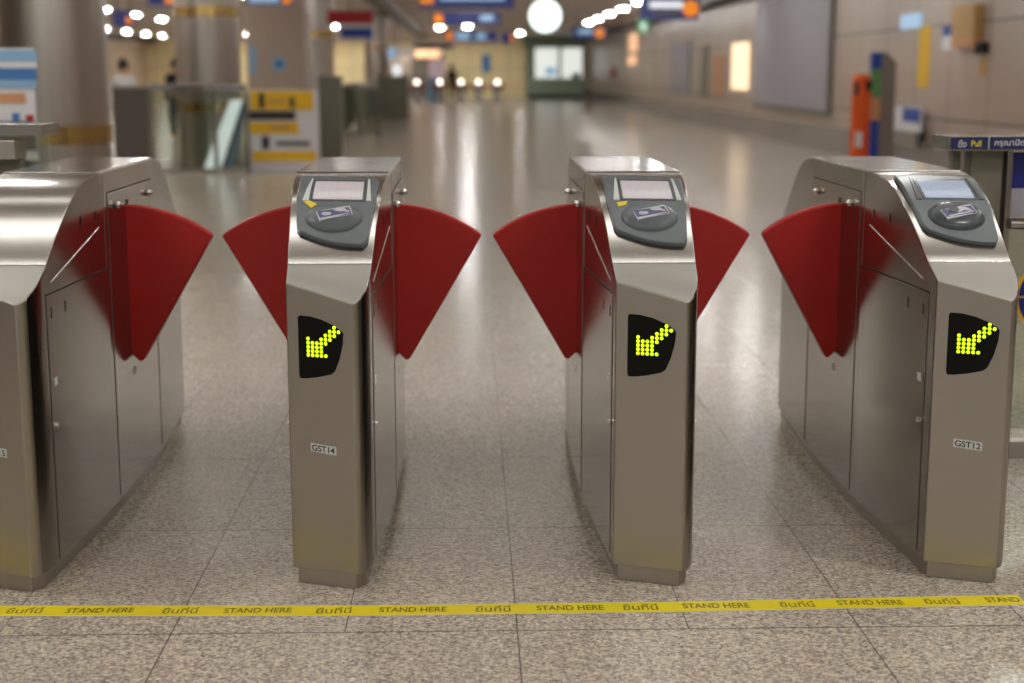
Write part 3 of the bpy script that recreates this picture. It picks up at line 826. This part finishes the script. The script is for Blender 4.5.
# advert board on the left
YA = 9.0
t = thing('advert_stand', 'white and blue advert board on a stand in front of the thick column', 'advert', (at(5, 100, YA).x, YA, 0)); ox = t.location.x
def ab(name, x0, x1, y0, y1, m, off, tk=0.004):
    a = at(x0, y0, YA); b = at(x1, y1, YA); new_obj(name, bx(a.x - ox, b.x - ox, -off - tk, -off, b.z, a.z), m, t)
ab('board', -40, 38, 48, 160, M['white'], -0.03, 0.03)
ab('sky_print', -38, 37, 50, 62, M['paleblue'], 0.0); ab('white_wave', -38, 37, 62, 68, M['white'], 0.0); ab('blue_wave', -38, 37, 68, 80, M['midblue'], 0.0)
ab('pale_print', -38, 37, 80, 88, M['paleblue'], 0.0); ab('orange_print', -10, 26, 93, 103, M['peach'], 0.0); ab('grey_print', -38, 37, 121, 150, M['frame_grey'], 0.0)
ab('red_badge', 26, 34, 115, 121, M['redp'], 0.0); ab('blue_badge', 12, 20, 113, 121, M['midblue'], 0.0)
new_obj('pole', bx(-0.04, 0.0, 0, 0.04, 0.03, 1.0), M['grey'], t); new_obj('foot', bx(-0.24, 0.16, -0.16, 0.2, 0, 0.03), M['grey'], t, bevel=0.005)

# ------------------------------------------------------------------ glass balustrade round the stair opening
YG = 21.3
t = thing('glass_balustrade', 'long glass balustrade with steel handrail behind the left gates', 'balustrade', (0, 0, 0))
a = at(150, 87, YG); b = at(246, 87, YG)
new_obj('handrail', bx(a.x, b.x, YG - 0.06, YG + 0.06, at(150, 91, YG).z, at(150, 84, YG).z), M['steel_plate'], t, bevel=0.01)
pw = (b.x - a.x) / 3
for k in range(3):
    new_obj('glass_pane', bx(a.x + k * pw + 0.02, a.x + (k + 1) * pw - 0.02, YG - 0.01, YG + 0.01, 0.06, at(150, 91, YG).z), M['glass'], t)
for k in range(4):
    new_obj('post', bx(a.x + k * pw - 0.025, a.x + k * pw + 0.025, YG - 0.03, YG + 0.03, 0, at(150, 91, YG).z), M['olive'], t)
new_obj('kerb', bx(a.x, b.x, YG - 0.05, YG + 0.05, 0, 0.06), M['plinth'], t)
t = thing('side_balustrade', 'dark glass balustrade between the thick column and the stair handrail', 'balustrade', (0, 0, 0))
a = at(112, 87, YG - 2); b = at(150, 87, YG - 2); zt = at(120, 86, YG - 2).z
new_obj('handrail', bx(a.x, b.x, YG - 2.04, YG - 1.96, zt - 0.05, zt), M['grey'], t, bevel=0.01)
new_obj('infill_panel', bx(a.x, b.x, YG - 2.01, YG - 1.99, 0, zt - 0.05), M['infill'], t)
new_obj('post', bx(b.x - 0.04, b.x, YG - 2.03, YG - 1.97, 0, zt), M['olive'], t)
# sloping escalator rail seen through the glass; its white streak is painted as glow
t = thing('escalator', 'white sloping escalator balustrade seen through the glass by the column', 'escalator', (0, 0, 0))
p0 = at(213, 168, 21.40); p1 = at(236, 100, 21.42)
d = (p1 - p0)
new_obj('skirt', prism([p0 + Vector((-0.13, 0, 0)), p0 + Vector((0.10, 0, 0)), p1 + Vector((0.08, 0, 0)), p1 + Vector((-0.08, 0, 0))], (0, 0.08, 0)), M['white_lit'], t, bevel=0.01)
new_obj('handrail', cy(p0 + Vector((0.15, 0, 0.0)), p1 + Vector((0.13, 0, 0.0)), 0.02), M['dark_metal'], t, smooth=True)
new_obj('side_panel', prism([p0 + Vector((0.11, 0.05, 0)), p0 + Vector((0.30, 0.05, 0)), p1 + Vector((0.15, 0.05, 0)), p1 + Vector((0.09, 0.05, 0))], (0, 0.04, 0)), M['paleblue'], t)

# beige clad pier and yellow notice stand
t = thing('clad_pier', 'square beige clad pier with two small blue icons behind the yellow notice', 'pier', (0, 0, 0))
YP = 27.0
a = at(248, 90, YP); b = at(306, 90, YP)
new_obj('cladding', bx(a.x, b.x, YP, YP + 1.0, 0, ZC - 0.002), M['panel_beige'], t, bevel=0.01)
pa = at(279, 64, YP); new_obj('round_icon', cy((pa.x, YP, pa.z), (pa.x, YP - 0.01, pa.z), 0.13, n=28), M['paleblue'], t)
pa = at(279, 64, YP - .01); new_obj('icon_centre', cy((pa.x, YP - 0.01, pa.z), (pa.x, YP - 0.016, pa.z), 0.07, n=28), M['midblue'], t)
board('tall_icon', 249, 257, 46, 75, YP, M['paleblue'], t, t=0.01)
YS = 21.8
t = thing('notice_stand', 'yellow, black and white floor notice stand behind the left red flap', 'notice', (0, 0, 0))
board('backing', 245, 320, 90, 163, YS, M['white'], t, t=0.04)
board('yellow_heading', 250, 314, 91, 110, YS, M['yellow'], t, t=0.006, off=0.04)
board('heading_glyph', 259, 265, 93, 108, YS, M['darkp'], t, t=0.004, off=0.046); board('heading_glyph', 290, 295, 97, 108, YS, M['darkp'], t, t=0.004, off=0.046)
board('heading_line', 268, 287, 99, 103, YS, M['ochre'], t, t=0.004, off=0.046)
board('dark_band', 247, 296, 111, 120, YS, M['darkp'], t, t=0.006, off=0.04)
board('yellow_patch', 250, 299, 122, 134, YS, M['yellow'], t, t=0.006, off=0.04); board('patch_line', 270, 290, 125, 129, YS, M['ochre'], t, t=0.004, off=0.046)
board('dark_icon', 262, 270, 136, 149, YS, M['darkp'], t, t=0.006, off=0.04); board('text_line', 276, 310, 141, 146, YS, M['frame_grey'], t, t=0.006, off=0.04)
board('yellow_footer', 253, 317, 151, 161, YS, M['yellow'], t, t=0.006, off=0.04)
board('red_line', 250, 318, 162, 166, YS, M['redp'], t, t=0.03)
board('dark_edge', 245, 251, 146, 168, YS, M['darkp'], t, t=0.02, off=0.041)
board('foot', 252, 318, 164, 170.5, YS, M['white'], t, t=0.3)
t = thing('short_post', 'short dark square post beside the yellow notice stand', 'post', (0, 0, 0))
a = at(319, 80, 23); b = at(341, 80, 23)
new_obj('shaft', bx(a.x, b.x, 23, 23.3, 0, at(330, 80, 23).z), M['olive'], t, bevel=0.01)
new_obj('cap', bx(a.x - 0.02, b.x + 0.02, 22.98, 23.32, at(330, 80, 23).z, at(330, 76, 23).z), M['steel_plate'], t, bevel=0.01)

# red and blue hanging sign
t = thing('striped_hanging_sign', 'red, white and blue striped sign hanging beside the dark column', 'sign', (0, 0, 0))
board('red_band', 328, 373, 11, 24, 30, M['redp'], t, t=0.12); board('white_band', 338, 373, 24, 28, 30, M['white'], t, t=0.12); board('blue_band', 341, 373, 28, 38, 30, M['blue'], t, t=0.12)
new_obj('hanger', cy(at(350, 12, 29.94), (at(350, 12, 29.94).x, 29.94, ZC), 0.015), M['grey'], t)

# hanging direction signs
def hang_sign(label, px0, px1, py0, py1, Y, bits, lit=M['navy_lit']):
    t = thing('hanging_sign', label, 'hanging sign', (0, 0, 0))
    board('sign_box', px0, px1, py0, py1, Y, lit, t, t=0.12)
    for nm, a, b, c, d_, m in bits: board(nm, a, b, c, d_, Y, m, t, t=0.006, off=0.12, bevel=0)
    zt = at(px0, py0, Y).z
    for f in (0.15, 0.85):
        x = at(px0 + (px1 - px0) * f, py0, Y).x; new_obj('hanger', bx(x - 0.02, x + 0.02, Y - 0.08, Y - 0.04, zt, ZC), M['grey'], t)
def disc(name, px, py, Y, r, m, t):
    p = at(px, py, Y - 0.13); new_obj(name, cy(p, p + Vector((0, -0.008, 0)), r, n=24), m, t)
hang_sign('wide navy sign hanging nearest the camera over the middle lane', 420, 514, -9, 8, 30, [('orange_patch', 420, 434, -6, 4, M['orange_lit']), ('route_text', 440, 505, -5, 1, M['paleblue_lit'])])
hang_sign('navy sign with orange square second from nearest over the middle lane', 432, 500, 12, 25, 40, [('orange_patch', 434, 443, 14, 24, M['orange_lit']), ('route_text', 480, 494, 15, 21, M['paleblue_lit'])])
hang_sign('pale blue and navy sign with orange square third over the middle lane', 445, 497, 31, 42, 60, [('orange_patch', 446, 453, 32, 40, M['orange_lit']), ('route_text', 456, 470, 32, 40, M['paleblue_lit']), ('route_text', 476, 486, 33, 40, M['paleblue_lit'])])
hang_sign('dark navy sign hanging lowest and left over the far lane', 413, 453, 44, 49, 74, [], lit=M['navy'])
hang_sign('small navy sign hanging left of the clock', 501, 512, 33, 43, 66, [('orange_patch', 510, 514, 35, 41, M['orange_lit'])])
hang_sign('navy sign with white lettering and orange disc nearest the right wall', 640, 698, -3, 20, 36, [('route_text', 649, 682, 2, 8, M['white_lit']), ('lower_text', 652, 680, 11, 15, M['frame_grey'])])
disc('orange_disc', 690.5, 8.5, 36, 0.19, M['orange_lit'], [o for o in C.objects if o.name.startswith('hanging_sign')][-1])
hang_sign('small navy sign with orange disc beyond the clock toward the booth', 572, 606, 27, 38, 53, [('route_text', 578, 592, 29, 34, M['paleblue_lit'])])
disc('orange_disc', 599.5, 33, 53, 0.17, M['orange_lit'], [o for o in C.objects if o.name.startswith('hanging_sign')][-1])
t = thing('exit_sign', 'small green lit exit sign hanging under the dark beam', 'exit sign', (0, 0, 0))
board('sign_box', 638, 648, 20, 33, 45, M['green_lit'], t, t=0.08); p = at(643, 20, 44.95); new_obj('hanger', cy(p, (p.x, p.y, ZC), 0.015), M['grey'], t)
board('white_figure', 641, 645, 23, 30, 45, M['white_lit'], t, t=0.005, off=0.08, bevel=0)
hang_sign('small navy sign hanging at the top left between the columns', 149, 176, -6, 6, 30, [('orange_patch', 166, 174, -3, 4, M['orange_lit'])])
hang_sign('navy sign with orange end hanging at upper left beside the thick column', 114, 134, 11, 27, 40, [('orange_patch', 127, 133, 17, 24, M['orange_lit'])])
hang_sign('pale lit sign with orange disc hanging over the clad pier', 248, 294, -10, 5, 25, [('route_text', 250, 280, -8, 3, M['paleblue_lit']), ('orange_patch', 283, 292, -6, 4, M['orange_lit'])])

# clock
p = at(545, 16, 25)
t = thing('clock', 'large round white lit clock hanging from the ceiling', 'clock', (p.x, 25, p.z))
new_obj('case', cy((0, -0.05, 0), (0, 0.05, 0), 0.275, n=40), M['green_dark'], t, smooth=True)
new_obj('face', cy((0, -0.056, 0), (0, -0.05, 0), 0.262, n=40), M['clock_lit'], t)
new_obj('hanger', cy((0, 0, 0.26), (0, 0, ZC - p.z), 0.02), M['grey'], t)

# ------------------------------------------------------------------ far end
t = thing('service_booth', 'pale green and white glazed service booth at the far end', 'booth', (0, 0, 0)); YK = 80
board('counter', 527, 583, 78, 97, YK, M['green_booth'], t, t=0.3, bevel=0.02)
board('fascia', 523, 586, 34, 48, YK, M['green_dark'], t, t=0.3)
for a_, b_ in ((535, 558), (561, 582)): board('window', a_, b_, 48, 78, YK, M['booth_lit'], t, t=0.05)
board('back', 526, 584, 48, 97, YK + 1.2, M['green_dark'], t, t=0.1)
for a_ in (526, 559, 583): board('mullion', a_, a_ + 2, 48, 78, YK, M['grey'], t, t=0.2)
board('desk_items', 545, 556, 67, 75, YK, M['paleblue_lit'], t, t=0.1, off=0.05)
board('desk_items', 572, 580, 73, 78, YK, M['cloth_b'], t, t=0.1, off=0.05)
board('kick_plate', 527, 583, 95, 98.9, YK, M['darkp'], t, t=0.32)

# row of far gates, reflections on their tops painted as glowing balls
YR = 71.0
fg = thing('far_ticket_gate', 'x', 'ticket gate', (0, YR, 0))
new_obj('cabinet', bx(-0.15, 0.15, -0.9, 0.9, 0, 0.88), M['steel_side'], fg, bevel=0.03)
new_obj('flap', prism([(0.15, -0.02, 0.5), (0.15, -0.02, 0.86), (0.38, -0.02, 0.80), (0.20, -0.02, 0.45)], (0, 0.05, 0)), M['red'], fg)
new_obj('flap', prism([(-0.15, -0.02, 0.5), (-0.15, -0.02, 0.86), (-0.38, -0.02, 0.80), (-0.20, -0.02, 0.45)], (0, 0.05, 0)), M['red'], fg)
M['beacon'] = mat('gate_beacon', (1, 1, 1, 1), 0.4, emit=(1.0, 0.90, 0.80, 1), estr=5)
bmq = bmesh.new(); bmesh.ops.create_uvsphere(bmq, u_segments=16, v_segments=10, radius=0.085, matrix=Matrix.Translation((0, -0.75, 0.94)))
new_obj('lamp', bmq, M['beacon'], fg, smooth=True)  # no lamp here: added glowing ball for the bright reflection on the gate top
labs = ['far small ticket gate with lamp, first from the left of five', 'far small ticket gate with lamp, second from the left of five', 'far small ticket gate with lamp, middle of five', 'far small ticket gate with lamp, fourth from the left and brightest', 'far small ticket gate with lamp, rightmost of five']
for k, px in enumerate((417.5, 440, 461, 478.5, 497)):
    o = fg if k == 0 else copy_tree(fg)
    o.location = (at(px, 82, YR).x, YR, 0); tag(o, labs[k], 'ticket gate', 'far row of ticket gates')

# lit panels and small far furniture
def simple(name, label, cat, *a, **k):
    o = board(name, *a, **k); tag(o, label, cat); return o
M['pink'] = mat('pink_lit', srgb(190, 165, 170), 0.5, emit=srgb(200, 170, 178), estr=0.35)
simple('blue_wall_sign', 'small blue sign on the far cream wall', 'sign', 482, 490, 55, 72, 85.9, M['midblue'], t=0.1)
t = thing('ticket_machine', 'far pale blue ticket machine with a pinkish lit header, left of the walking person', 'ticket machine')
board('machine_body', 427, 440, 78, 100.9, 76, M['paleblue'], t, t=0.6); board('lit_header', 429, 445, 60, 78, 76, M['pink'], t, t=0.3)
t = thing('far_shopfront', 'brownish lit shopfront at the far end behind the glass rails', 'shopfront', (0, 0, 0))
board('wall_panel', 385, 445, 48, 98.2, 84, M['frame_grey'], t, t=0.5)
board('lit_strip', 415, 440, 50, 58, 83.4, M['peach_lit'], t, t=0.05)
board('shop_window', 390, 412, 55, 88, 83.4, M['panel_beige'], t, t=0.05)
for k, (px, py, s_, c_) in enumerate(((392, 53, 4, 'paleblue_lit'), (397, 70, 4, 'white_lit'), (383, 47, 3, 'paleblue_lit'))):
    Y_ = 62 - 4 * k
    t = thing('lit_screen', ['upper small lit screen', 'lower small lit screen', 'leftmost small lit screen'][k] + ' hanging above the far glass rails', 'screen')
    board('screen_panel', px - s_, px + s_, py - s_ * 1.3, py + s_ * 1.3, Y_, M[c_], t, t=0.1)
    q_ = at(px, py - s_ * 1.3, Y_); new_obj('hanger', bx(q_.x - 0.03, q_.x + 0.03, Y_ - 0.08, Y_ - 0.02, q_.z, ZC), M['grey'], t)

# second balustrade, running away from the camera
t = thing('long_glass_balustrade', 'far glass balustrade running away beyond the dark column', 'balustrade', (0, 0, 0))
xx = -3.0
for k in range(8):
    y0 = 31 + k * 3.4
    new_obj('glass_pane', bx(xx - 0.01, xx + 0.01, y0 + 0.06, y0 + 3.34, 0.05, 1.05), M['glass'], t)
    new_obj('post', bx(xx - 0.04, xx + 0.04, y0 - 0.04, y0 + 0.04, 0, 1.08), M['olive'], t)
new_obj('handrail', bx(xx - 0.05, xx + 0.05, 31, 58.2, 1.05, 1.12), M['steel_plate'], t, bevel=0.01)
t = thing('cross_balustrade', 'greenish glass balustrade crossing in front of the far column', 'balustrade', (0, 0, 0))
a = at(343, 80, 33); b = at(378, 80, 33)
new_obj('glass_pane', bx(a.x, b.x, 33.0, 33.02, 0.05, 1.05), M['glass'], t); new_obj('handrail', bx(a.x, b.x, 32.96, 33.06, 1.05, 1.12), M['steel_plate'], t)
for x_ in (a.x, (a.x + b.x) / 2, b.x): new_obj('post', bx(x_ - 0.04, x_ + 0.04, 32.97, 33.05, 0, 1.06), M['olive'], t)
t = thing('dark_kiosk', 'dark grey-green kiosk block beyond the long glass balustrade', 'kiosk', (0, 0, 0))
a = at(378, 80, 44); b = at(408, 80, 44)
new_obj('body', bx(a.x, b.x, 44, 45.2, 0, 1.25), M['olive'], t, bevel=0.02); new_obj('top', bx(a.x - .03, b.x + .03, 43.97, 45.23, 1.25, 1.3), M['steel_plate'], t)
t = thing('wall_column', 'slim greenish column beyond the glass rails', 'column', (at(376, 60, 50).x, 50, 0))
new_obj('shaft', cy((0, 0, 0), (0, 0, ZC), 0.38, n=32), M['column'], t, smooth=True); new_obj('gold_band', cy((0, 0, 2.12), (0, 0, 2.22), 0.39, n=32), M['gold'], t, smooth=True)


# ------------------------------------------------------------------ people
def skin_chain(name, joints, edges, radii, m, parent, root=0, sub=2):
    me = bpy.data.meshes.new(name); me.from_pydata(joints, edges, []); me.materials.append(m)
    o = bpy.data.objects.new(name, me); C.objects.link(o); o.parent = parent
    md = o.modifiers.new('skin', 'SKIN'); md.use_smooth_shade = True
    if not me.skin_vertices: me.attributes  # layer is made with the modifier in the UI
    if not me.skin_vertices:
        bm_ = bmesh.new(); bm_.from_mesh(me); bm_.verts.layers.skin.verify(); bm_.to_mesh(me); bm_.free()
    for i, v in enumerate(me.skin_vertices[0].data): v.radius = radii[i] if isinstance(radii[i], tuple) else (radii[i], radii[i]); v.use_root = (i == root)
    s = o.modifiers.new('sub', 'SUBSURF'); s.levels = sub; s.render_levels = sub
    return o


def person(label, loc, rz, h, top_m, low_m, stride=0.0):
    s = h / 1.70
    t = thing('person', label, 'person', loc, rz)
    J = [(0, 0, .95), (0, 0, 1.12), (0, .0, 1.32), (0, 0, 1.44), (0, -.01, 1.52), (0, -.015, 1.62),
         (.17, 0, 1.38), (.22, .02 + stride * .2, 1.12), (.23, -.05 + stride * .3, .88), (.23, -.06 + stride * .3, .80),
         (-.17, 0, 1.38), (-.22, .02 - stride * .2, 1.12), (-.23, -.05 - stride * .3, .88), (-.23, -.06 - stride * .3, .80),
         (.09, 0, .88), (.10, -.02 - stride * .5, .48), (.10, .02 - stride, .08), (.11, -.13 - stride, .035),
         (-.09, 0, .88), (-.10, -.02 + stride * .4, .48), (-.10, .02 + stride, .08), (-.11, -.13 + stride, .035)]
    Ed = [(0, 1), (1, 2), (2, 3), (3, 4), (4, 5), (2, 6), (6, 7), (7, 8), (8, 9), (2, 10), (10, 11), (11, 12), (12, 13), (0, 14), (14, 15), (15, 16), (16, 17), (0, 18), (18, 19), (19, 20), (20, 21)]
    Rr = [.13, .12, .14, .055, .06, .095, .055, .042, .032, .036, .055, .042, .032, .036, .085, .055, .038, .035, .085, .055, .038, .035]
    J = [tuple(c * s for c in j) for j in J]; Rr = [r * s for r in Rr]
    skin_chain('body', J, Ed, Rr, M['skin'], t)
    ti = [0, 1, 2, 3, 6, 7, 8, 10, 11, 12]; mp = {v: i for i, v in enumerate(ti)}
    te = [(mp[a], mp[b]) for a, b in Ed if a in mp and b in mp]
    skin_chain('top', [J[i] for i in ti], te, [Rr[i] + 0.02 * s for i in ti], top_m, t)
    li = [0, 14, 15, 16, 18, 19, 20]; mp = {v: i for i, v in enumerate(li)}
    le = [(mp[a], mp[b]) for a, b in Ed if a in mp and b in mp]
    skin_chain('trousers', [J[i] for i in li], le, [Rr[i] + 0.018 * s for i in li], low_m, t)
    b = bmesh.new(); bmesh.ops.create_uvsphere(b, u_segments=20, v_segments=14, radius=0.125 * s)
    for v in b.verts:
        v.co.x *= 0.85; v.co.y = v.co.y * 0.95 + 0.025 * s; v.co.z = v.co.z * 1.15 + 1.63 * s
        if v.co.z < 1.55 * s and v.co.y < 0: v.co.y = 0
    new_obj('hair', b, M['hair'], t, smooth=True)
    return t
p = at(124, 80, 27.5); person('person with long dark hair and white top seen beyond the left balustrade', (p.x, 27.5, 0), 0.5, 1.58, M['shirt_w'], M['cloth_b'])
p = at(175, 80, 32); person('person in black clothes seen between the two large columns', (p.x, 32, 0), -0.4, 1.62, M['cloth_b'], M['cloth_b'])
p = at(452, 90, 74); person('person in dark clothes walking in the far distance by the far gates', (p.x, 74, 0), 0.3, 1.72, M['cloth_b'], M['cloth_b'], 0.15)
